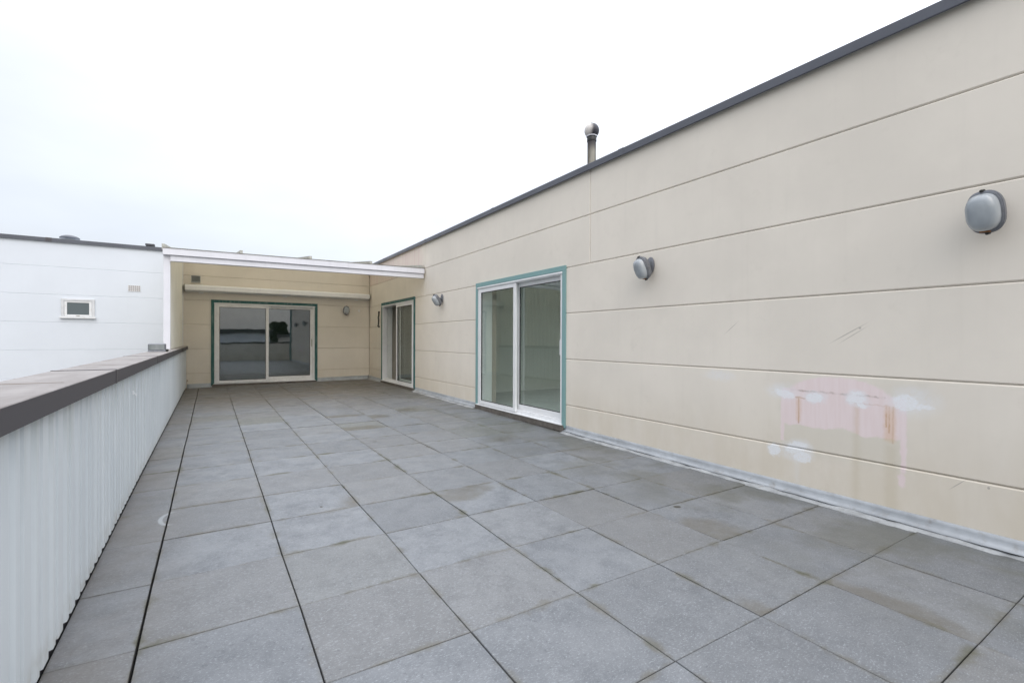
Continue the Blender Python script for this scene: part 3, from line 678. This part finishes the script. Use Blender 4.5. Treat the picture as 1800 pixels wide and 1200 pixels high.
# trapezoid sheet, 208 mm pitch
pr = []; pitch = .208; y = -3.2+(2.349+3.2) % pitch
pts = []
while y < BY-.02:
    for dy, dx in ((0, -.008), (.022, .030), (.104-.012, .030), (.104+.012, .006), (.104+.030, .006), (.104+.050, .030), (.190, .030)):
        pts.append((y+dy, PX-.034+dx))
    y += pitch
pts = [(a, b) for a, b in pts if a < BY-.006]
vs = []; fs = []
for a, b in pts:
    zb = fz(-.5, a)+.045
    vs += [(b, a, zb), (b, a, -.262), (b-.0, a, zb-.0)]
vs = []
for a, b in pts: vs += [(b, a, fz(-.5, a)+.045), (b, a, -.262)]
for i in range(len(pts)-1): fs.append((2*i, 2*i+2, 2*i+3, 2*i+1))
sh = MB().add(vs, fs).build('corrugated_sheet', M_clad, PW); sm = sh.modifiers.new('thick', 'SOLIDIFY'); sm.thickness = .0015
MB().box(-.558, -.548, -3.2, BY-.006, -1.36, -.30).build('backing_board', M_roofing, PW)
cy_ = [-3.35, -1.63, 1.03, 3.695, 6.362, 9.03, 11.69, BY-.006]
for i in range(7):
    a, b = cy_[i]+.002, cy_[i+1]-.002
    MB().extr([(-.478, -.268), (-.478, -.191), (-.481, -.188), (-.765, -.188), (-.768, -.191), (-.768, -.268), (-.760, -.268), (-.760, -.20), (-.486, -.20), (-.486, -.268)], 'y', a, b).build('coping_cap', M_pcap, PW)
    if i:
        yy = cy_[i]
        MB().extr([(-.4755, -.270), (-.4755, -.1885), (-.479, -.1855), (-.767, -.1855), (-.767, -.1878), (-.4795, -.1878), (-.4778, -.19), (-.4778, -.270)], 'y', yy-.022, yy+.022).build('coping_seam', M_pcap_face, PW)
for yy, xx in ((2.72, -.52), (4.35, -.485), (5.2, -.485), (7.3, -.485), (8.9, -.485)):
    MB().add([(xx, yy-.004, -.1872), (xx-.01, yy+.012, -.1872), (-.764, yy+.02, -.1872), (-.764, yy-.014, -.1872)], [(0, 1, 2, 3)]).build('dirt_line', M_seam, PW)
MB().extr([(-.735, -1.22), (-.735, -.27), (-.78+.03, -.27), (-.78+.03, -1.22)], 'y', -3.3, 10).build('outer_render', M_white_wall, PW)

# end parapet behind the viewer, closes the terrace (seen mirrored in the far door)
EP = empty('parapet_wall', (2, -3.3, -1.25), 'low cream parapet with dark coping closing the terrace behind the viewer', 'wall')
MB().box(-.55, 9, -3.6, -3.3, -9, -.27).build('wall_core', M_cream, EP)
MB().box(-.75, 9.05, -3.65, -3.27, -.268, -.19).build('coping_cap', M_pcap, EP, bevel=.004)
MB().box(4.4, 9.0, -3.3, -1.8, -1.6, -1.28).build('ledge', M_concrete, EP)

# ------------------------------------------------------------------ canopy
YC = 10.15
M_lip = simple('dirty_sheet_edge', (.16, .15, .125), .7, 0, .2, 9)
CN = empty('canopy', (2, YC, -1.2), 'white lean-to canopy with double fascia and ribbed roof over the far end of the terrace', 'canopy')
def tilt(x): return .0085*(x-1.7)
def tbar(x0, x1, y0, y1, z0, z1, name, mat, bev=.003):
    m = MB(); vs = []
    for x in (x0, x1):
        t = tilt(x)
        for (y, z) in ((y0, z0), (y1, z0), (y1, z1), (y0, z1)): vs.append((x, y, z+t))
    m.add(vs, [(0, 1, 2, 3), (4, 7, 6, 5), (0, 4, 5, 1), (1, 5, 6, 2), (2, 6, 7, 3), (3, 7, 4, 0)]); return m.build(name, mat, CN, bevel=bev)
tbar(-.69, 4.065, YC-.11, YC+.02, 1.462, 1.572, 'gutter', M_fascia)
tbar(-.692, 4.067, YC-.118, YC-.108, 1.5725, 1.586, 'gutter_lip', M_lip, .002)
tbar(-.585, 4.06, YC-.075, YC+.03, 1.360, 1.459, 'front_beam', M_fascia)
MB().box(-.685, -.586, YC-.04, YC+.05, -.187, 1.445).build('post', M_fascia, CN, bevel=.003)
SL = .13
def rz(y): return 1.565+SL*(y-YC)
bx = [-.685, .485, 1.685, 2.885, 4.04]
for i in range(4):
    a, b = bx[i]+.02, bx[i+1]-.02
    vs = []
    for x in (a, b):
        for y in (YC-.05, BY-.01):
            for dz in (0, .016): vs.append((x, y, rz(y)+dz+tilt(x)))
    MB().add(vs, [(0, 2, 3, 1), (4, 5, 7, 6), (0, 1, 5, 4), (2, 6, 7, 3), (1, 3, 7, 5), (0, 4, 6, 2)]).build('roof_sheet', M_poly, CN)
for x in bx:
    t = tilt(x)
    m = MB(); hw = .022
    vs = []
    for y, up in ((YC-.055, .095), (BY-.012, .06)):
        for dx, dz in ((-hw, -.05 if y > YC+1 else -.004), (hw, -.05 if y > YC+1 else -.004), (hw, up), (-hw, up)): vs.append((min(x+dx, 4.06), y, rz(y)+dz+t))
    m.add(vs, [(0, 1, 2, 3), (4, 7, 6, 5), (0, 4, 5, 1), (1, 5, 6, 2), (2, 6, 7, 3), (3, 7, 4, 0)]).build('glazing_bar', M_bar, CN, bevel=.002)
# side wall in vertical profiled sheet, sits on the coping
m = MB(); vs = []; fs = []; pts = []
y = YC+.06; tog = 0
while y < BY-.04:
    pts += [(y, -.592), (y+.09, -.592), (y+.115, -.625), (y+.185, -.625)]; y += .21
pts = [p for p in pts if p[0] < BY-.012]
for (yy, xx) in pts: vs += [(xx, yy, -.185), (xx, yy, rz(yy)-.02)]
for i in range(len(pts)-1): fs.append((2*i, 2*i+2, 2*i+3, 2*i+1))
o = m.add(vs, fs).build('side_sheet', M_sidesheet, CN); sm = o.modifiers.new('thick', 'SOLIDIFY'); sm.thickness = .002
MB().box(-.655, -.575, BY-.075, BY-.006, -.186, 2.05).build('corner_trim', M_pvc_old, CN, bevel=.003)
MB().box(-.66, 4.06, BY-.03, BY-.012, 2.06, 2.12).build('wall_plate', M_bar, CN)

# ------------------------------------------------------------------ awning cassette on the back wall
AW = empty('awning_cassette', (1.76, BY-.03, 1.27), 'long white folded awning cassette mounted above the far sliding door', 'awning')
prof = [(BY-.03, 1.185), (BY-.03, 1.355), (BY-.08, 1.372), (BY-.19, 1.358), (BY-.235, 1.318), (BY-.235, 1.262), (BY-.205, 1.222), (BY-.10, 1.192)]
MB().extr(prof, 'x', -.535, 4.045).build('casing', M_pvc, AW, bevel=.004)
MB().extr([(BY-.245, 1.215), (BY-.252, 1.24), (BY-.245, 1.272), (BY-.238, 1.272), (BY-.238, 1.215)], 'x', -.53, 4.04).build('front_rail', M_pvc, AW)
big = [(a+(a-(BY-.13))*.04, b+(b-1.275)*.06) for a, b in prof]; big = [(min(a, BY-.028), b) for a, b in big]
for a, b in ((-.555, -.537), (4.047, 4.065)): MB().extr(big, 'x', a, b).build('end_cap', simple('grey_end_cap', (.33, .33, .30), .6), AW)
for x in (-.2, 1.75, 3.7): MB().box(x-.05, x+.05, BY-.06, BY-.003, 1.16, 1.383).build('wall_bracket', M_pvc_old, AW)
# vent above it
VT = empty('louvre_vent', (-.315, BY, 1.43), 'small grey square louvre vent just above the left end of the awning', 'vent')
x0, x1, z0, z1 = -.41, -.215, 1.43, 1.605
MB().box(x0, x0+.015, BY-.05, BY-.002, z0, z1).box(x1-.015, x1, BY-.05, BY-.002, z0, z1).box(x0+.015, x1-.015, BY-.05, BY-.002, z1-.015, z1).box(x0+.015, x1-.015, BY-.05, BY-.002, z0, z0+.015).build('frame', M_grille, VT)
for i in range(5):
    z = z0+.02+i*.029
    MB().extr([(BY-.048, z), (BY-.044, z), (BY-.010, z+.026), (BY-.014, z+.026)], 'x', x0+.016, x1-.016).build('slat', M_grille, VT)
MB().box(x0+.016, x1-.016, BY-.008, BY-.003, z0+.016, z1-.016).build('backing', M_lampgrey, VT)

# ------------------------------------------------------------------ bulkhead lamps
def lamp(loc, rz_, tilt_, label, group='oval bulkhead lamps on the cream walls', yaw=0):
    """built facing -Y, origin on the wall surface"""
    t = empty('wall_lamp', (0, 0, 0), label, 'lamp', group)
    RX = Matrix.Rotation(rad(90), 3, 'X')
    MB().lathe([(.048, 0), (.052, .006), (.050, .018), (.036, .026), (.016, .03)], 22, (0, -.003, .02), RX, sy=1.75).build('mounting_plate', M_lampgrey, t, smooth=True)
    MB().tube([(0, -.02, .02), (0, -.045, .018), (0, -.09, .006)], .017, 12).build('swivel_arm', M_lampgrey, t, smooth=True)
    RT = Matrix.Rotation(rad(yaw), 3, 'Z') @ Matrix.Rotation(rad(90-tilt_), 3, 'X')     # lathe axis: towards -Y, tipped down by tilt
    RT = Matrix.Rotation(rad(yaw), 3, 'Z') @ Matrix.Rotation(rad(tilt_), 3, 'X') @ RX
    HC = Vector((0, -.092, -.005))
    def superell(prof, n=40, e=2.6, ax=.088, az=.125):
        vs = []; fs = []
        for s_, d in prof:
            for i in range(n):
                a = 2*math.pi*i/n; ca, sa = math.cos(a), math.sin(a)
                x = ax*s_*math.copysign(abs(ca)**(2/e), ca); z = az*s_*math.copysign(abs(sa)**(2/e), sa)
                vs.append(RT@Vector((x, z, d))+HC)
        for j in range(len(prof)-1):
            for i in range(n): fs.append((j*n+i, j*n+(i+1) % n, (j+1)*n+(i+1) % n, (j+1)*n+i))
        fs.append(tuple(range(n-1, -1, -1))); fs.append(tuple((len(prof)-1)*n+i for i in range(n)))
        return MB().add(vs, fs)
    H = superell([(.55, -.02), (.86, -.008), (.97, .010), (1.0, .026), (1.03, .030), (1.03, .042), (.97, .046)]).build('housing', M_lampgrey, t, smooth=True)
    L = superell([(.90, .040), (.90, .058), (.87, .085), (.78, .105), (.60, .118), (.35, .124), (.1, .126)]).build('glass', M_lens, t, smooth=True)
    rim = superell([(.985, .042), (.985, .052), (.91, .056), (.89, .046)]).build('rim', M_lampgrey, t, smooth=True)
    for zz in (.129, -.129):
        MB().tube([RT@Vector((0, zz, .026))+HC, RT@Vector((0, zz, .056))+HC], .009, 10).build('screw_lug', M_dark, t)
    MB().tube([RT@Vector((.02, -.118, .05))+HC, RT@Vector((-.03, -.112, .062))+HC], .006, 8).build('rust_spot', M_rust, t)
    t.location = loc; t.rotation_euler = (0, 0, rad(rz_))
    return t
lamp((BX, .872, .80), -90, 14, 'oval grey bulkhead lamp nearest the camera, high on the wall above the pink patch', yaw=-12)
lamp((BX, 3.575, .805), -90, 22, 'oval bulkhead lamp with rusty bottom edge between the pink patch and the near sliding door', yaw=-14)
lamp((BX, 9.14, .845), -90, 32, 'tilted bulkhead lamp on the cream wall between the two sliding doors beside the canopy')
lamp((3.385, BY, .86), 0, 8, 'small dim bulkhead lamp under the canopy, right of the far sliding door')

# floodlight lying on the coping
FL = empty('floodlight', (-.665, 8.45, -.188), 'grey floodlight with dusty glass lying on the parapet coping by the canopy post', 'lamp')
m = MB(); m.extr([(8.38, -.187), (8.38, -.172), (8.40, -.166), (8.40, -.078), (8.47, -.070), (8.50, -.10), (8.50, -.187)], 'x', -.745, -.54)
m.build('housing', M_lampgrey, FL, bevel=.006)
MB().box(-.732, -.560, 8.392, 8.399, -.160, -.084).build('glass', M_lensdirty, FL)
MB().box(-.539, -.510, 8.40, 8.46, -.187, -.150).build('cable_box', M_dark, FL, bevel=.004)

# flue
FP = empty('flue_pipe', (4.62, 5.13, 2.14), 'stained metal flue pipe with round half dark cowl above the right roof', 'chimney')
fx, fy = 4.62, 5.13
MB().lathe([(.062, 2.14), (.062, 2.86)], 28, (fx, fy, 0)).build('pipe', M_flue, FP, smooth=True)
MB().lathe([(.066, 2.845), (.068, 2.85), (.068, 2.905), (.060, 2.92)], 28, (fx, fy, 0)).build('collar', M_dark, FP, smooth=True)
MB().lathe([(.062, 2.915), (.078, 2.917), (.080, 2.928), (.062, 2.93)], 28, (fx, fy, 0)).build('ring', M_fascia, FP, smooth=True)
R_ = .106; zc = 3.005
pf = [(R_*math.cos(rad(a)), zc+R_*math.sin(rad(a))) for a in range(-46, 90, 8)]+[(.004, zc+R_), (.006, zc+R_+.004), (.006, zc+R_+.016), (.001, zc+R_+.018)]
MB().lathe(pf, 32, (fx, fy, 0)).build('cowl', M_cowl, FP, smooth=True)
MB().lathe([(.11, 2.14), (.10, 2.17), (.07, 2.22)], 24, (fx, fy, 0)).build('weather_collar', M_lead, FP, smooth=True)

# roof vents of the white building
RV = empty('roof_vent', (-2.72, BY+1.2, 2.2), 'flat domed roof vent behind the coping of the white building', 'vent')
MB().lathe([(.10, 2.16), (.10, 2.45)], 24, (-2.93, BY+1.2, 0)).build('pipe', M_grille, RV, smooth=True)
MB().lathe([(.14, 2.445), (.19, 2.45), (.192, 2.475), (.15, 2.51), (.09, 2.53), (.02, 2.535)], 28, (-2.93, BY+1.2, 0)).build('dome', M_coping, RV, smooth=True)
RB = empty('roof_vent', (-1.3, BY+.7, 2.2), 'small square dark vent on the white building roof beside the canopy gutter', 'vent')
MB().box(-1.375, -1.235, BY+.65, BY+.79, 2.16, 2.375).build('body', M_roofing, RB)
MB().box(-1.40, -1.21, BY+.63, BY+.81, 2.377, 2.42).build('cap', M_roofing, RB, bevel=.004)

# small things
cr = MB().tube([(BX-.028, 13.50, .80), (BX-.03, 13.49, .70), (BX-.045, 13.49, .62), (BX-.03, 13.50, .55), (BX-.035, 13.51, .42), (BX-.05, 13.52, .37)], .019, 8).box(BX-.03, BX-.001, 13.485, 13.515, .76, .80).box(BX-.04, BX-.001, 13.49, 13.53, .34, .385)
tag(cr.build('crank_handle', M_dark), 'black iron crank handle hanging on the wall between the corner and the open door', 'handle')
hk = MB().tube([(3.785, BY-.002, .86), (3.785, BY-.03, .855), (3.785, BY-.034, .83), (3.785, BY-.028, .81)], .007, 8).box(3.765, 3.805, BY-.006, BY-.001, .835, .885)
tag(hk.build('wall_hook', M_pvc), 'tiny white hook on the cream wall right of the far bulkhead lamp', 'hook')
hk = MB().box(PX-.003, PX+.003, 4.71, 4.75, -.44, -.41).tube([(PX+.003, 4.73, -.43), (PX+.016, 4.73, -.435), (PX+.018, 4.73, -.45)], .004, 8)
tag(hk.build('wall_hook', M_pvc), 'small white hook screwed to the corrugated parapet sheet', 'hook')

# ------------------------------------------------------------------ far surroundings (mirrored in the glass)
k = Nodes('ground_cover'); P = k.pos(); k.set(Base_Color=k.mix(k.ramp(k.noise(P, .06, 6), .4, .6), (.07, .075, .06), (.12, .115, .10)), Roughness=.9)
g = MB().add([(-1500, -1500, -9), (1500, -1500, -9), (1500, 1500, -9), (-1500, 1500, -9)], [(0, 1, 2, 3)]).build('ground', k.m); tag(g, kind='structure')
def block(x0, x1, y0, y1, zt, mat, label, fascia=None):
    e = empty('building', ((x0+x1)/2, (y0+y1)/2, -9), label, 'building')
    MB().box(x0, x1, y0, y1, -9, zt).build('wall', mat, e)
    MB().box(x0-.15, x1+.15, y0-.15, y1+.15, zt, zt+.3).build('roof', M_roofing, e)
    m = MB(); n = int((x1-x0)/3)
    for i in range(n): m_ = MB().box(x0+.8+i*3, x0+2.2+i*3, y1, y1+.05, zt-2.2, zt-.9).build('window', M_dimglass, e)
    return e
block(-14, 4, -24, -13, .45, M_white_wall, 'white flat roofed building across the gap behind the viewer')
block(6, 22, -26, -12, .15, M_cream, 'cream flat roofed block behind the viewer to the right')
block(-60, 60, -75, -60, .9, M_concrete, 'long low grey building far behind the viewer')
M_leaf = simple('foliage', (.055, .075, .035), .8, 0, .3, 1.5, 0); M_bark = simple('bark', (.09, .07, .05), .9)
def tree(loc, h, r, seed, label):
    rr = random.Random(seed); e = empty('tree', loc, label, 'tree', 'trees behind the roofs')
    L = Vector(loc)
    MB().lathe([(.35, 0), (.25, h*.4), (.08, h*.85)], 10, loc).build('trunk', M_bark, e, smooth=True)
    m = MB(); cl = [(Vector((rr.gauss(0, .45)*r, rr.gauss(0, .45)*r, h*(.45+.5*rr.random()))), r*rr.uniform(.25, .5)) for _ in range(16)]
    for c_, q in cl:
        for _ in range(420):
            d = Vector((rr.gauss(0, 1), rr.gauss(0, 1), rr.gauss(0, 1))).normalized()*q*rr.uniform(.6, 1.05)
            p = L+c_+d; a = Vector((rr.gauss(0, 1), rr.gauss(0, 1), rr.gauss(0, 1))).normalized()*.28; b_ = a.orthogonal().normalized()*.2
            m.add([p-a, p+b_, p+a, p-b_], [(0, 1, 2, 3)])
    m.build('crown', M_leaf, e)
tree((9, -56, -9), 12.2, 1.7, 1, 'tall bushy dark tree behind the viewer, tallest of three')
tree((13.5, -57, -9), 11.4, 1.3, 2, 'rounder dark tree behind the viewer beside the tallest tree')
tree((-22, -56, -9), 12, 4, 3, 'low dark tree behind the viewer standing apart')
